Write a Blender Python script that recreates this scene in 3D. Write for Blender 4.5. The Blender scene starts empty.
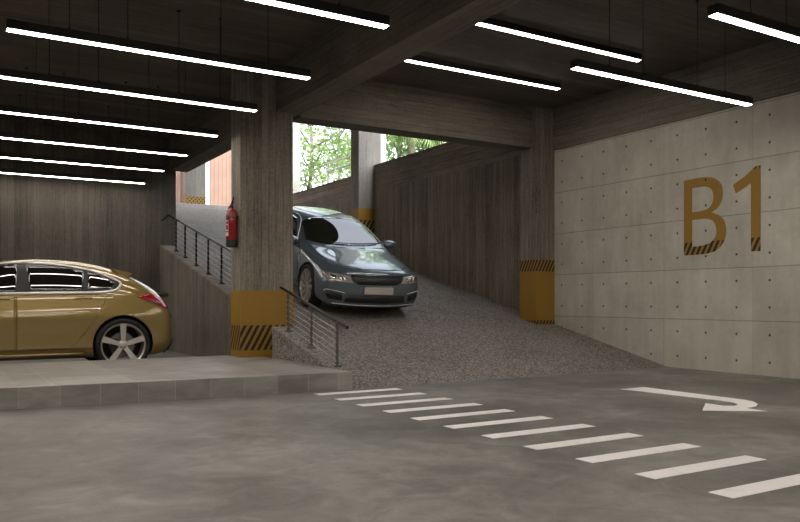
import bpy, bmesh, math, random
from mathutils import Vector, Matrix
from mathutils.bvhtree import BVHTree
random.seed(7)
C = bpy.context.scene
COL = C.collection
PI = math.pi

# ------------------------------------------------------------------ helpers
def tag(o, label=None, cat=None, group=None, kind=None):
    if label: o['label'] = label
    if cat: o['category'] = cat
    if group: o['group'] = group
    if kind: o['kind'] = kind
    return o

def link(name, me, mat=None, parent=None, loc=(0, 0, 0), rot=(0, 0, 0)):
    o = bpy.data.objects.new(name, me)
    COL.objects.link(o)
    if parent: o.parent = parent
    o.location = loc
    o.rotation_euler = rot
    if mat is not None:
        for m in (mat if isinstance(mat, (list, tuple)) else [mat]):
            me.materials.append(m)
    return o

def obj(name, bm, mat, parent=None, loc=(0, 0, 0), rot=(0, 0, 0), smooth=False):
    bmesh.ops.recalc_face_normals(bm, faces=bm.faces)
    me = bpy.data.meshes.new(name)
    bm.to_mesh(me)
    bm.free()
    if smooth:
        for p in me.polygons: p.use_smooth = True
        if smooth != 'all':
            me.set_sharp_from_angle(angle=math.radians(38))
    return link(name, me, mat, parent, loc, rot)

def empty(name, label, cat, loc=(0, 0, 0), rot=(0, 0, 0), group=None):
    o = bpy.data.objects.new(name, None)
    COL.objects.link(o)
    o.empty_display_size = .2
    o.location = loc
    o.rotation_euler = rot
    return tag(o, label, cat, group)

def box(bm, x0, x1, y0, y1, z0, z1):
    v = [bm.verts.new(p) for p in ((x0, y0, z0), (x1, y0, z0), (x1, y1, z0), (x0, y1, z0),
                                   (x0, y0, z1), (x1, y0, z1), (x1, y1, z1), (x0, y1, z1))]
    for f in ((0, 3, 2, 1), (4, 5, 6, 7), (0, 1, 5, 4), (1, 2, 6, 5), (2, 3, 7, 6), (3, 0, 4, 7)):
        bm.faces.new([v[i] for i in f])
    return bm

def boxbm(*a, bevel=0):
    bm = box(bmesh.new(), *a)
    if bevel:
        bmesh.ops.bevel(bm, geom=bm.edges[:], offset=bevel, segments=2, affect='EDGES', profile=.5)
    return bm

def prism(pts, axis, a, b):
    """extrude the 2D outline pts along axis between a and b"""
    bm = bmesh.new()
    def P(p, t):
        return {'x': (t, p[0], p[1]), 'y': (p[0], t, p[1]), 'z': (p[0], p[1], t)}[axis]
    lo = [bm.verts.new(P(p, a)) for p in pts]
    hi = [bm.verts.new(P(p, b)) for p in pts]
    bm.faces.new(lo); bm.faces.new(hi[::-1])
    n = len(pts)
    for i in range(n):
        bm.faces.new((lo[i], hi[i], hi[(i + 1) % n], lo[(i + 1) % n]))
    return bm

def tube(bm, pts, r, n=8):
    pts = [Vector(p) for p in pts]
    rings = []
    for i, p in enumerate(pts):
        d = (pts[min(i + 1, len(pts) - 1)] - pts[max(i - 1, 0)]).normalized()
        up = Vector((0, 0, 1)) if abs(d.z) < .9 else Vector((1, 0, 0))
        a = d.cross(up).normalized(); b = d.cross(a)
        rr = r[i] if isinstance(r, (list, tuple)) else r
        rings.append([bm.verts.new(p + a * rr * math.cos(2 * PI * k / n) + b * rr * math.sin(2 * PI * k / n)) for k in range(n)])
    for i in range(len(rings) - 1):
        for k in range(n):
            bm.faces.new((rings[i][k], rings[i][(k + 1) % n], rings[i + 1][(k + 1) % n], rings[i + 1][k]))
    bm.faces.new(rings[0]); bm.faces.new(rings[-1][::-1])
    return bm

def lathe(bm, prof, n=32, axis='z', closed=False):
    """prof = (r, h) pairs"""
    rings = []
    for r, h in prof:
        ring = []
        for k in range(n):
            a = 2 * PI * k / n
            c, s = max(r, 1e-4) * math.cos(a), max(r, 1e-4) * math.sin(a)
            ring.append(bm.verts.new((c, s, h) if axis == 'z' else (c, h, s)))
        rings.append(ring)
    m = len(rings)
    for i in range(m if closed else m - 1):
        j = (i + 1) % m
        for k in range(n):
            bm.faces.new((rings[i][k], rings[i][(k + 1) % n], rings[j][(k + 1) % n], rings[j][k]))
    if not closed:
        bm.faces.new(rings[0]); bm.faces.new(rings[-1])
    return bm

def catmull(pts, n=6, closed=False):
    out = []
    m = len(pts)
    for i in range(m if closed else m - 1):
        p0 = pts[(i - 1) % m] if closed else pts[max(i - 1, 0)]
        p1 = pts[i]; p2 = pts[(i + 1) % m]
        p3 = pts[(i + 2) % m] if closed else pts[min(i + 2, m - 1)]
        for k in range(n):
            t = k / n
            out.append(tuple(.5 * (2 * b + (c - a) * t + (2 * a - 5 * b + 4 * c - d) * t * t + (3 * b - a - 3 * c + d) * t ** 3)
                             for a, b, c, d in zip(p0, p1, p2, p3)))
    if not closed: out.append(tuple(pts[-1]))
    return out

# ------------------------------------------------------------------ materials
class NT:
    def __init__(s, name):
        s.m = bpy.data.materials.new(name)
        s.m.use_nodes = True
        s.t = s.m.node_tree
        s.b = s.t.nodes['Principled BSDF']
        s.pos = s.t.nodes.new('ShaderNodeNewGeometry').outputs['Position']
    def n(s, typ, **kw):
        nd = s.t.nodes.new(typ)
        for k, v in kw.items(): setattr(nd, k, v)
        return nd
    def l(s, a, b): s.t.links.new(a, b)
    def val(s, sock, v):
        if hasattr(v, 'is_output') or hasattr(v, 'links'): s.l(v, sock)
        else: sock.default_value = v
    def math(s, op, a, b=0.0, c=0.0):
        nd = s.n('ShaderNodeMath', operation=op)
        s.val(nd.inputs[0], a); s.val(nd.inputs[1], b); s.val(nd.inputs[2], c)
        return nd.outputs[0]
    def dot(s, v):
        nd = s.n('ShaderNodeVectorMath', operation='DOT_PRODUCT')
        s.l(s.pos, nd.inputs[0]); nd.inputs[1].default_value = v
        return nd.outputs['Value']
    def comb(s, x, y, z=0.0):
        nd = s.n('ShaderNodeCombineXYZ')
        s.val(nd.inputs[0], x); s.val(nd.inputs[1], y); s.val(nd.inputs[2], z)
        return nd.outputs[0]
    def noise(s, vec, scale, detail=4, rough=.55, dist=0):
        nd = s.n('ShaderNodeTexNoise')
        if vec is not None: s.l(vec, nd.inputs['Vector'])
        nd.inputs['Scale'].default_value = scale
        nd.inputs['Detail'].default_value = detail
        nd.inputs['Roughness'].default_value = rough
        nd.inputs['Distortion'].default_value = dist
        return nd.outputs['Fac']
    def ramp(s, fac, *stops):
        nd = s.n('ShaderNodeValToRGB')
        e = nd.color_ramp.elements
        while len(e) < len(stops): e.new(.5)
        for i, (p, c) in enumerate(stops):
            e[i].position = p
            e[i].color = tuple(c) + (1,) if len(c) == 3 else c
        s.l(fac, nd.inputs[0])
        return nd.outputs[0]
    def mix(s, fac, a, b, mode='MIX'):
        nd = s.n('ShaderNodeMix', data_type='RGBA', blend_type=mode)
        s.val(nd.inputs[0], fac)
        for sock, v in ((nd.inputs[6], a), (nd.inputs[7], b)):
            if isinstance(v, tuple): sock.default_value = v if len(v) == 4 else v + (1,)
            else: s.l(v, sock)
        return nd.outputs[2]
    def bump(s, h, strength=.3, dist=.01):
        nd = s.n('ShaderNodeBump')
        nd.inputs['Strength'].default_value = strength
        nd.inputs['Distance'].default_value = dist
        s.l(h, nd.inputs['Height'])
        s.l(nd.outputs[0], s.b.inputs['Normal'])
    def color(s, c):
        if isinstance(c, tuple): s.b.inputs['Base Color'].default_value = c + (1,)
        else: s.l(c, s.b.inputs['Base Color'])
    def rough(s, v): s.val(s.b.inputs['Roughness'], v)

def flat(name, c, rough=.5, metal=0, coat=0, spec=None):
    m = NT(name)
    m.color(tuple(c)); m.rough(rough)
    m.b.inputs['Metallic'].default_value = metal
    m.b.inputs['Coat Weight'].default_value = coat
    m.b.inputs['Coat Roughness'].default_value = .02
    if spec is not None: m.b.inputs['Specular IOR Level'].default_value = spec
    return m.m

def board_concrete(name, across, along, lo, hi, board=.11, seam=.5):
    m = NT(name)
    a = m.dot(across); l = m.dot(along)
    third = m.dot(tuple(1 - abs(p) - abs(q) if abs(p) + abs(q) < 1 else 0 for p, q in zip(across, along)))
    bi = m.math('FLOOR', m.math('DIVIDE', a, board))
    fr = m.math('FRACT', m.math('DIVIDE', a, board))
    per = m.noise(m.comb(m.math('MULTIPLY', bi, 3.71), m.math('MULTIPLY', l, .15), third), 1.0, 1)
    grain = m.noise(m.comb(m.math('MULTIPLY', a, 38), m.math('MULTIPLY', l, 1.6), m.math('MULTIPLY', third, 2)), 1.0, 7, .62, .6)
    blotch = m.noise(m.pos, .9, 5, .6)
    grit = m.noise(m.pos, 24, 5, .75)
    f = m.math('ADD', m.math('MULTIPLY', per, .28), m.math('ADD', m.math('MULTIPLY', grain, .36), m.math('MULTIPLY', blotch, .24)))
    f = m.math('ADD', f, m.math('MULTIPLY', grit, .28))
    col = m.ramp(f, (.42, lo), (.72, hi))
    edge = m.math('GREATER_THAN', m.math('ABSOLUTE', m.math('SUBTRACT', fr, .5)), .47)
    pits = m.n('ShaderNodeTexVoronoi')
    m.l(m.comb(m.math('MULTIPLY', a, 18), m.math('MULTIPLY', l, 8), m.math('MULTIPLY', third, 9)), pits.inputs['Vector'])
    pit = m.math('LESS_THAN', pits.outputs['Distance'], .13)
    dark = m.math('MAXIMUM', m.math('MULTIPLY', edge, seam), m.math('MULTIPLY', pit, .45))
    m.color(m.mix(dark, col, tuple(v * .35 for v in lo)))
    m.rough(.82)
    m.bump(m.math('SUBTRACT', m.math('ADD', m.math('ADD', grain, m.math('MULTIPLY', grit, .6)), m.math('MULTIPLY', per, .8)), m.math('MULTIPLY', dark, .8)), .5, .012)
    return m.m

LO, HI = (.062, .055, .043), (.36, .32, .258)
LW, HW = (.062, .049, .037), (.38, .31, .235)
M_vert = board_concrete('board_concrete_upright', (1, 1, 0), (0, 0, 1), LO, HI)
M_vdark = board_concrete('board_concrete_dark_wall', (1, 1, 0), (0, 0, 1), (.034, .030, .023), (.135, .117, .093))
M_vmid = board_concrete('board_concrete_cheek', (1, 1, 0), (0, 0, 1), (.05, .044, .035), (.25, .22, .178))
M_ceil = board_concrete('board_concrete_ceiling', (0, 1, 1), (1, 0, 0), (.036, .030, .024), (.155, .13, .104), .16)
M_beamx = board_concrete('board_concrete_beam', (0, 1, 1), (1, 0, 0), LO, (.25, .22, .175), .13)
M_beamy = board_concrete('board_concrete_long_beam', (1, 0, 1), (0, 1, 0), LO, (.25, .22, .175), .13)
M_wallh = board_concrete('board_concrete_coping', (1, 0, 1), (0, 1, 0), LW, HW, .16)
M_vwarm = board_concrete('board_concrete_brown', (1, 1, 0), (0, 0, 1), LW, HW)

def pale_wall():
    m = NT('pale_panel_concrete')
    y = m.dot((0, 1, 0)); z = m.dot((0, 0, 1))
    wob = m.math('MULTIPLY', m.math('SUBTRACT', m.noise(m.pos, 2.2, 4), .5), .016)
    fz = m.math('FRACT', m.math('DIVIDE', m.math('ADD', z, wob), .72))
    fy = m.math('FRACT', m.math('DIVIDE', m.math('SUBTRACT', y, 6.33 - 14.6), 1.46))
    # tie holes : three across and two up per panel
    hy = m.math('SUBTRACT', m.math('FRACT', m.math('DIVIDE', m.math('SUBTRACT', y, 6.33 - 14.6), .4867)), .5)
    hz = m.math('SUBTRACT', m.math('FRACT', m.math('DIVIDE', z, .36)), .5)
    r = m.math('SQRT', m.math('ADD', m.math('POWER', m.math('MULTIPLY', hy, .4867), 2.0), m.math('POWER', m.math('MULTIPLY', hz, .36), 2.0)))
    hole = m.math('LESS_THAN', r, .0125)
    halo = m.math('LESS_THAN', r, .022)
    wz = m.math('ABSOLUTE', m.math('SUBTRACT', fz, .5))
    wy = m.math('ABSOLUTE', m.math('SUBTRACT', fy, .5))
    seamz = m.math('GREATER_THAN', wz, .5 - .006 / .72)
    seamy = m.math('GREATER_THAN', wy, .5 - .003 / 1.46)
    n1 = m.noise(m.pos, 1.3, 6, .6, .4)
    n2 = m.noise(m.pos, 14, 4, .6)
    streak = m.noise(m.comb(m.math('MULTIPLY', y, 5), m.math('MULTIPLY', z, .7)), 1.0, 5, .6)
    pid = m.n('ShaderNodeTexWhiteNoise', noise_dimensions='2D')
    m.l(m.comb(m.math('FLOOR', m.math('DIVIDE', z, .72)), m.math('FLOOR', m.math('DIVIDE', m.math('SUBTRACT', y, 6.33 - 14.6), 1.46))), pid.inputs['Vector'])
    f = m.math('ADD', m.math('MULTIPLY', n1, .5), m.math('ADD', m.math('MULTIPLY', n2, .14), m.math('ADD', m.math('MULTIPLY', streak, .3), m.math('MULTIPLY', pid.outputs['Value'], .08))))
    col = m.ramp(f, (.36, (.42, .41, .34)), (.66, (.66, .645, .565)))
    col = m.mix(m.math('MULTIPLY', seamz, .5), col, (.06, .055, .045))
    col = m.mix(m.math('MULTIPLY', seamy, .38), col, (.08, .075, .06))
    col = m.mix(m.math('MULTIPLY', halo, .35), col, (.1, .09, .07))
    col = m.mix(hole, col, (.015, .013, .01))
    m.color(col); m.rough(.75)
    m.bump(m.math('SUBTRACT', m.math('MULTIPLY', n2, .3), m.math('MAXIMUM', hole, seamz)), .6, .01)
    return m.m
M_pale = pale_wall()

def floor_mat():
    m = NT('polished_screed')
    n1 = m.noise(m.pos, .7, 7, .62, .5)
    n2 = m.noise(m.pos, 3.3, 6, .65, 1.2)
    n3 = m.noise(m.pos, 60, 3, .6)
    f = m.math('ADD', m.math('MULTIPLY', n1, .5), m.math('ADD', m.math('MULTIPLY', n2, .4), m.math('MULTIPLY', n3, .1)))
    m.color(m.ramp(f, (.40, (.10, .093, .083)), (.5, (.175, .165, .151)), (.61, (.29, .276, .256))))
    m.rough(m.math('ADD', .36, m.math('MULTIPLY', n2, .3)))
    m.bump(m.math('ADD', n2, m.math('MULTIPLY', n3, .15)), .12, .006)
    return m.m
M_floor = floor_mat()

def granite_mat():
    m = NT('granular_ramp_aggregate')
    v = m.n('ShaderNodeTexVoronoi'); m.l(m.pos, v.inputs['Vector']); v.inputs['Scale'].default_value = 62
    sep = m.n('ShaderNodeSeparateColor'); m.l(v.outputs['Color'], sep.inputs[0])
    n = m.noise(m.pos, 1.2, 4)
    f = m.math('ADD', m.math('MULTIPLY', sep.outputs[0], .75), m.math('MULTIPLY', n, .3))
    m.color(m.ramp(f, (.1, (.055, .047, .042)), (.45, (.19, .17, .152)), (.95, (.42, .385, .355))))
    m.rough(.85)
    m.bump(m.math('SUBTRACT', 1, v.outputs['Distance']), .8, .012)
    return m.m
M_granite = granite_mat()

def tile_mat():
    m = NT('stone_tile')
    x = m.dot((1, 0, 0)); y = m.dot((0, 1, 0)); z = m.dot((0, 0, 1))
    top = m.math('GREATER_THAN', z, .197)
    rowi = m.math('FLOOR', m.math('DIVIDE', m.math('SUBTRACT', y, 7.2), .7))
    shift = m.math('MULTIPLY', m.math('MODULO', rowi, 2.0), .0)
    ft = m.math('FRACT', m.math('DIVIDE', m.math('ADD', m.math('SUBTRACT', x, .93 - 14), shift), .7))
    fr = m.math('FRACT', m.math('DIVIDE', m.math('SUBTRACT', y, 7.2), .7))
    ff = m.math('FRACT', m.math('DIVIDE', m.math('SUBTRACT', x, .63 - 14), .35))
    def seam(f, w): return m.math('GREATER_THAN', m.math('ABSOLUTE', m.math('SUBTRACT', f, .5)), .5 - w)
    st = m.math('MAXIMUM', seam(ft, .006), seam(fr, .006))
    sf = seam(ff, .01)
    s = m.math('ADD', m.math('MULTIPLY', top, st), m.math('MULTIPLY', m.math('SUBTRACT', 1, top), sf))
    wn = m.n('ShaderNodeTexWhiteNoise', noise_dimensions='2D')
    m.l(m.comb(m.math('FLOOR', m.math('DIVIDE', m.math('SUBTRACT', x, .63 - 14), .35)), m.math('MULTIPLY', top, rowi)), wn.inputs['Vector'])
    n = m.noise(m.comb(m.math('MULTIPLY', x, 1), m.math('MULTIPLY', y, 2), m.math('MULTIPLY', z, 3)), 2.2, 6, .62, .8)
    f = m.math('ADD', m.math('MULTIPLY', n, .8), m.math('MULTIPLY', wn.outputs['Value'], .16))
    col = m.ramp(f, (.3, (.20, .19, .172)), (.7, (.38, .362, .335)))
    m.color(m.mix(m.math('MULTIPLY', s, .55), col, (.5, .48, .44)))
    m.rough(.42)
    m.bump(m.math('SUBTRACT', n, s), .15, .004)
    return m.m
M_tile = tile_mat()

AMBER = (.36, .20, .026)
def hazard(name, across, zones, lean=.55, period=.095, chevron=False, holes=False):
    """amber paint with black diagonal bars inside the height zones"""
    m = NT(name)
    a = m.dot(across); z = m.dot((0, 0, 1))
    t = m.math('FRACT', m.math('DIVIDE', m.math('SUBTRACT', a, m.math('MULTIPLY', z, lean)), period))
    if chevron:
        t2 = m.math('FRACT', m.math('DIVIDE', m.math('ADD', a, m.math('MULTIPLY', z, lean)), period))
        bar = m.math('MULTIPLY', m.math('GREATER_THAN', t, .5), m.math('GREATER_THAN', t2, .5))
    else:
        bar = m.math('GREATER_THAN', t, .5)
    zone = None
    for z0, z1 in zones:
        q = m.math('MULTIPLY', m.math('GREATER_THAN', z, z0), m.math('LESS_THAN', z, z1))
        zone = q if zone is None else m.math('MAXIMUM', zone, q)
    n = m.noise(m.pos, 9, 5, .6)
    base = m.mix(m.math('MULTIPLY', n, .35), AMBER, tuple(v * .6 for v in AMBER))
    col = m.mix(m.math('MULTIPLY', bar, zone), base, (.012, .011, .01))
    if holes:
        y = m.dot((0, 1, 0))
        hy = m.math('SUBTRACT', m.math('FRACT', m.math('DIVIDE', m.math('SUBTRACT', y, 6.33 - 14.6), .4867)), .5)
        hz = m.math('SUBTRACT', m.math('FRACT', m.math('DIVIDE', z, .36)), .5)
        rr = m.math('SQRT', m.math('ADD', m.math('POWER', m.math('MULTIPLY', hy, .4867), 2.0), m.math('POWER', m.math('MULTIPLY', hz, .36), 2.0)))
        col = m.mix(m.math('LESS_THAN', rr, .015), col, (.02, .015, .01))
    m.color(col)
    m.rough(.5)
    m.bump(n, .15, .004)
    return m.m

M_white = NT('worn_white_road_paint')
_n = M_white.noise(M_white.pos, 8, 6, .7)
M_white.color(M_white.ramp(_n, (.2, (.74, .72, .71)), (.45, (.93, .91, .90))))
M_white.rough(.6); M_white = M_white.m
M_steel = flat('brushed_steel', (.45, .44, .43), .3, 1)
M_dsteel = flat('dark_steel', (.05, .047, .043), .35, .9)
M_post = flat('grey_post_steel', (.16, .155, .148), .35, .6)
M_black = flat('matt_black', (.012, .012, .012), .5)
M_rubber = flat('tyre_rubber', (.014, .014, .014), .75)
M_house = flat('lamp_housing_black', (.02, .019, .018), .45)
M_chrome = flat('chrome', (.8, .79, .77), .12, 1)
M_trim = flat('whitened_chrome_trim', (.9, .89, .87), .35, .35)  # base whitened to stand in for lamps reflected in the chrome
M_gold = flat('gold_car_paint', (.29, .205, .062), .28, .45, 1)
M_blue = flat('grey_blue_car_paint', (.115, .16, .192), .3, .4, 1)
for _m in (M_gold, M_blue): _m.node_tree.nodes['Principled BSDF'].inputs['Coat IOR'].default_value = 1.75
M_glass = flat('dark_tinted_glass', (.008, .008, .008), .015, 0, 0, .5)
M_glass.node_tree.nodes['Principled BSDF'].inputs['IOR'].default_value = 2.3
M_alloy = flat('silver_alloy', (.66, .62, .58), .33, .7)
M_disc = flat('brake_disc_steel', (.22, .21, .2), .4, .9)
M_red = flat('red_enamel', (.28, .008, .010), .25, 0, .6)
M_redlens = flat('red_lamp_lens', (.38, .006, .012), .08, 0, 1)
M_pinklens = flat('dusky_pink_lens', (.25, .12, .12), .12, .1, 1)
M_clear = flat('pale_lamp_lens', (.50, .46, .43), .12, .3, 1)
M_grille = flat('grille_mesh_black', (.02, .02, .02), .4)
M_plate = flat('blank_plate_white', (.62, .58, .55), .4)
M_label = flat('paper_label', (.7, .66, .62), .5)
M_yline = flat('ochre_floor_paint', (.38, .19, .03), .5)
M_whitepaint = flat('white_render', (.62, .6, .57), .6)

def emit(name, c, s):
    m = NT(name)
    m.b.inputs['Emission Color'].default_value = c + (1,)
    m.b.inputs['Emission Strength'].default_value = s
    m.color((.8, .8, .8))
    return m.m
M_tube = emit('led_diffuser', (1, .91, .82), 25)

# ------------------------------------------------------------------ the shell
SL, Y0 = .234, 7.70                      # ramp slope and foot
RX = 9.30                                # right wall
CE = 4.36                                # ceiling
def rz(y): return SL * (y - Y0)
def S(name, bm, mat, smooth=False):
    return tag(obj(name, bm, mat, smooth=smooth), kind='structure')

S('floor', boxbm(-9, RX, -6, 16.15, -.2, 0), M_floor)
S('wall_right', boxbm(RX, RX + .3, -6, 10.17, -.2, 3.63), M_pale)
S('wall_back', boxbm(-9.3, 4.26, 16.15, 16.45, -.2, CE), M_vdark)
S('wall_left', boxbm(-9.3, -9, -6.3, 16.15, -.2, CE), M_vert)
S('wall_front', boxbm(-9, RX + .3, -6.3, -6, -.2, CE), M_vert)
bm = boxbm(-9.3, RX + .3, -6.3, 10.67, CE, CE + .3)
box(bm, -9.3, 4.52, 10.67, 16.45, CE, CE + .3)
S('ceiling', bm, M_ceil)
# ramp body with its run-out at the top
ytop = 26.0
S('ramp', prism([(Y0, -.2), (Y0, 0.0), (ytop, rz(ytop)), (34, rz(ytop)), (34, -.2)], 'x', 4.22, 9.6), M_granite)
# side kerb of the ramp (concrete cheek, granular top)
def kz(y): return .244 * y - 1.803
S('ramp_kerb', prism([(7.66, -.2), (7.66, .0), (8.0, kz(8.0)), (9.98, kz(9.98)), (9.98, -.2)], 'x', 3.95, 4.22), M_granite)
S('ramp_kerb_upper', prism([(10.67, -.2), (10.67, kz(10.67)), (16.15, kz(16.15)), (16.15, -.2)], 'x', 3.95, 4.22), M_vmid)
bm = prism([(10.67, 0), (10.67, kz(10.67) - .012), (16.15, kz(16.15) - .012), (16.15, 0)], 'x', 3.93, 3.95)
S('ramp_cheek_wall', bm, M_vmid)
# right flank wall of the ramp : upright boards below, lying boards in the coping
S('wall_ramp_right', boxbm(RX, RX + .3, 10.17, 16.68, -.2, 3.70), M_vwarm)
S('trim_1', boxbm(RX, RX + .3, 10.60, 16.68, 3.70, CE), M_wallh)
S('wall_ramp_upper', boxbm(9.6, 9.9, 16.68, 34, -.2, 3.70), M_vwarm)
S('trim_2', boxbm(9.6, 9.9, 16.68, 34, 3.70, CE), M_wallh)
# beams
B1z = 3.66
def beam(name, bm, mat, label):
    return tag(obj(name, bm, mat), label, 'beam', kind='structure')
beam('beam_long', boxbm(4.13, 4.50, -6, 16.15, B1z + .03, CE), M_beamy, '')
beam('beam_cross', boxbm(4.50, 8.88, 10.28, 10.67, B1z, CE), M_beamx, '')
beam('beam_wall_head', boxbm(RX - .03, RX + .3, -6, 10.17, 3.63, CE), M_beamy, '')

# upper floor and outside; unseen walls and canopy added to block sun and sky
S('upper_floor', boxbm(-9.3, 4.2, 16.45, 34, rz(ytop) - .3, rz(ytop)), M_floor)
S('reflection_darkening_wall', boxbm(3.8, 4.1, 10.67, 26, CE + .3, 9.0), M_vert)  # unseen, added to darken the saloon windscreen's left reflections
S('sun_blocking_wall', boxbm(-9.3, RX + .3, 10.3, 10.67, CE + .3, 20.0), M_vert)  # unseen, made tall to keep the sun off the ramp
S('sky_blocking_canopy', boxbm(3.8, 9.15, 10.67, 24, 9.0, 9.3), M_ceil)  # unseen, added to hide the sky from the windscreen's left half
S('facade_head_beam', boxbm(10.15, 10.45, 17.5, 26, 9.0, 9.3), M_whitepaint)
m = NT('lawn_soil'); m.color(m.ramp(m.noise(m.pos, 4, 6), (.3, (.03, .05, .015)), (.7, (.09, .13, .04)))); m.rough(.95)
S('outside_ground', boxbm(9.9, 60, 6, 80, 4.0, 4.28), m.m)

# pink slatted wall at the head of the ramp
m = NT('pink_slatted_cladding')
xx = m.dot((1, 0, 0))
fx = m.math('FRACT', m.math('DIVIDE', xx, .16))
n = m.noise(m.pos, 1.5, 5)
gap = m.math('GREATER_THAN', fx, .88)
m.color(m.mix(m.math('MULTIPLY', gap, .6), m.ramp(n, (.3, (.29, .185, .145)), (.7, (.35, .235, .185))), (.17, .095, .065)))
m.rough(.7); m.bump(m.math('SUBTRACT', 1, gap), .5, .02)
M_pink = m.m
S('wall_far', boxbm(2, 9.98, 29.5, 29.8, 4.0, 10), M_pink)

# ------------------------------------------------------------------ columns
M_hz1 = hazard('hazard_paint_low_bars', (1, -1, 0), [(.295, .645)])
M_hz2 = hazard('hazard_paint_edge_bars', (1, -1, 0), [(1.50, 1.75), (.2, .645)], period=.075)
M_hz3 = hazard('hazard_paint_mid_bars', (1, -1, 0), [(2.62, 2.98)], period=.12)
M_hz4 = hazard('hazard_paint_lattice', (1, 1, 0), [(4.32, 4.56)], .9, .13, True)
M_greycol = board_concrete('light_column_concrete', (1, 1, 0), (0, 0, 1), (.15, .138, .122), (.36, .337, .305), .3, .2)
def column(x0, x1, y0, y1, z0, z1, b0, b1, hz, label, mat=M_vert, ramped=False):
    cx, cy = (x0 + x1) / 2, (y0 + y1) / 2
    c = empty('concrete_column', label, 'column', (cx, cy, z0))
    a = (x0 - cx, x1 - cx, y0 - cy, y1 - cy)
    obj('shaft', boxbm(*a, 0, z1 - z0, bevel=.008), mat, c)
    bm = bmesh.new()
    e = .004
    # four painted faces as one sleeve
    p = [(a[0] - e, a[2] - e), (a[1] + e, a[2] - e), (a[1] + e, a[3] + e), (a[0] - e, a[3] + e)]
    q = [(a[0], a[2]), (a[1], a[2]), (a[1], a[3]), (a[0], a[3])]
    R = [[bm.verts.new((x, y, z)) for x, y in L] for L, z in ((p, b0 - z0), (p, b1 - z0), (q, b1 - z0), (q, b0 - z0))]
    for i in range(4):
        for k in range(4):
            bm.faces.new((R[i][k], R[i][(k + 1) % 4], R[(i + 1) % 4][(k + 1) % 4], R[(i + 1) % 4][k]))
    tag(obj('painted_band', bm, hz, c), 'amber painted band with black diagonal bars')
    return c
column(3.60, 4.39, 10.28, 10.67, 0, CE, 0, 1.135, M_hz1,
       'big board-marked concrete column on the tiled platform beside the fire extinguisher')
column(8.88, 9.298, 10.17, 10.60, .0, CE, .3, 1.70, M_hz2,
       'concrete column standing against the pale B1 wall at the ramp side')
column(8.87, 9.5, 16.70, 17.12, 1.9, 9.0, 2.0, 3.27, M_hz3,
       'concrete column behind the blue car where the ramp wall steps back', M_greycol)
column(7.3, 7.95, 26.3, 26.7, 4.23, 9.0, 4.24, 4.56, M_hz4,
       'light grey concrete column with yellow lattice base at the ramp head', M_greycol)

# white posts of the open side, then a white strip imitating a bright gap
for x, y, w, lab, z0 in ((10.3, 18.25, .17, 'slim white facade post just right of the far concrete column', 4.28),
                     (10.3, 24.22, .36, 'white facade post at the left edge of the tree opening', 4.28)):
    tag(obj('facade_post', boxbm(-.15, .15, -w, w, 0, 9.0 - z0, bevel=.01), M_whitepaint, loc=(x, y, z0)), lab, 'post')
tag(obj('facade_post', boxbm(-.07, .07, -.07, .07, 0, 5.0, bevel=.01), flat('bright_gap_white', (.85, .84, .82), .5), loc=(8.93, 29.3, 4.24)),  # white colour stands in for a bright gap of light
    'thin white strip standing in for a bright gap at the pink slatted wall', 'post')
tag(obj('downpipe', boxbm(-.06, .06, -.05, .05, 0, 5.0, bevel=.02), flat('brown_pipe', (.12, .07, .05), .5), loc=(7.97, 29.3, 4.24)),
    'dark brown upright strip on the pink wall left of the lattice column', 'pipe')

# ------------------------------------------------------------------ platform
fy = lambda x: 7.862 - .0715 * x
bm = prism([(-8.98, fy(-9)), (3.95, fy(3.95)), (3.95, 10.27), (3.59, 10.27), (3.59, 10.80), (-8.98, 10.66)], 'z', 0.0, .2)
bmesh.ops.bevel(bm, geom=[e for e in bm.edges if all(v.co.z > .19 for v in e.verts)], offset=.004, segments=1, affect='EDGES')
tag(obj('tiled_platform', bm, M_tile), 'low raised walkway clad in grey stone tiles in front of the gold car', 'platform')
tag(obj('bay_line', boxbm(-6, 3.5, 10.88, 10.98, 0, .004), M_yline), 'ochre parking bay line under the side of the gold car', 'road marking')

# ------------------------------------------------------------------ road paint
ordn = ['nearest the camera', 'second from the camera', 'third from the camera', 'fourth from the camera', 'fifth from the camera',
        'the middle one of the row', 'fifth from the ramp', 'fourth from the ramp', 'third from the ramp', 'second from the ramp',
        'nearest the ramp and the platform corner']
for i in range(11):
    y = 2.44 + .488 * i
    j = random.uniform(-.01, .01)
    tag(obj('crosswalk_stripe', boxbm(0, 1.02, 0, .148, 0, .003), M_white, loc=(3.43 + j, y, 0)),
        'white painted crossing stripe on the grey floor, ' + ordn[i], 'road marking', 'crossing stripes')
arr = [(6.536, 6.078), (6.93, 6.084), (6.915, 4.80), (6.869, 4.67), (6.735, 4.53), (6.57, 4.44), (6.40, 4.42), (6.374, 4.19), (5.914, 4.526),
       (6.365, 4.834), (6.352, 4.63), (6.44, 4.57), (6.545, 4.61), (6.635, 4.72), (6.66, 4.892), (6.62, 5.277), (6.582, 5.81)]
cx, cy = 6.5, 5.1
tag(obj('turn_arrow', prism([(x - cx, y - cy) for x, y in arr], 'z', 0, .003), M_white, loc=(cx, cy, 0)),
    'white hooked U-turn arrow painted on the floor below the B1 wall', 'road marking')

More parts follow.
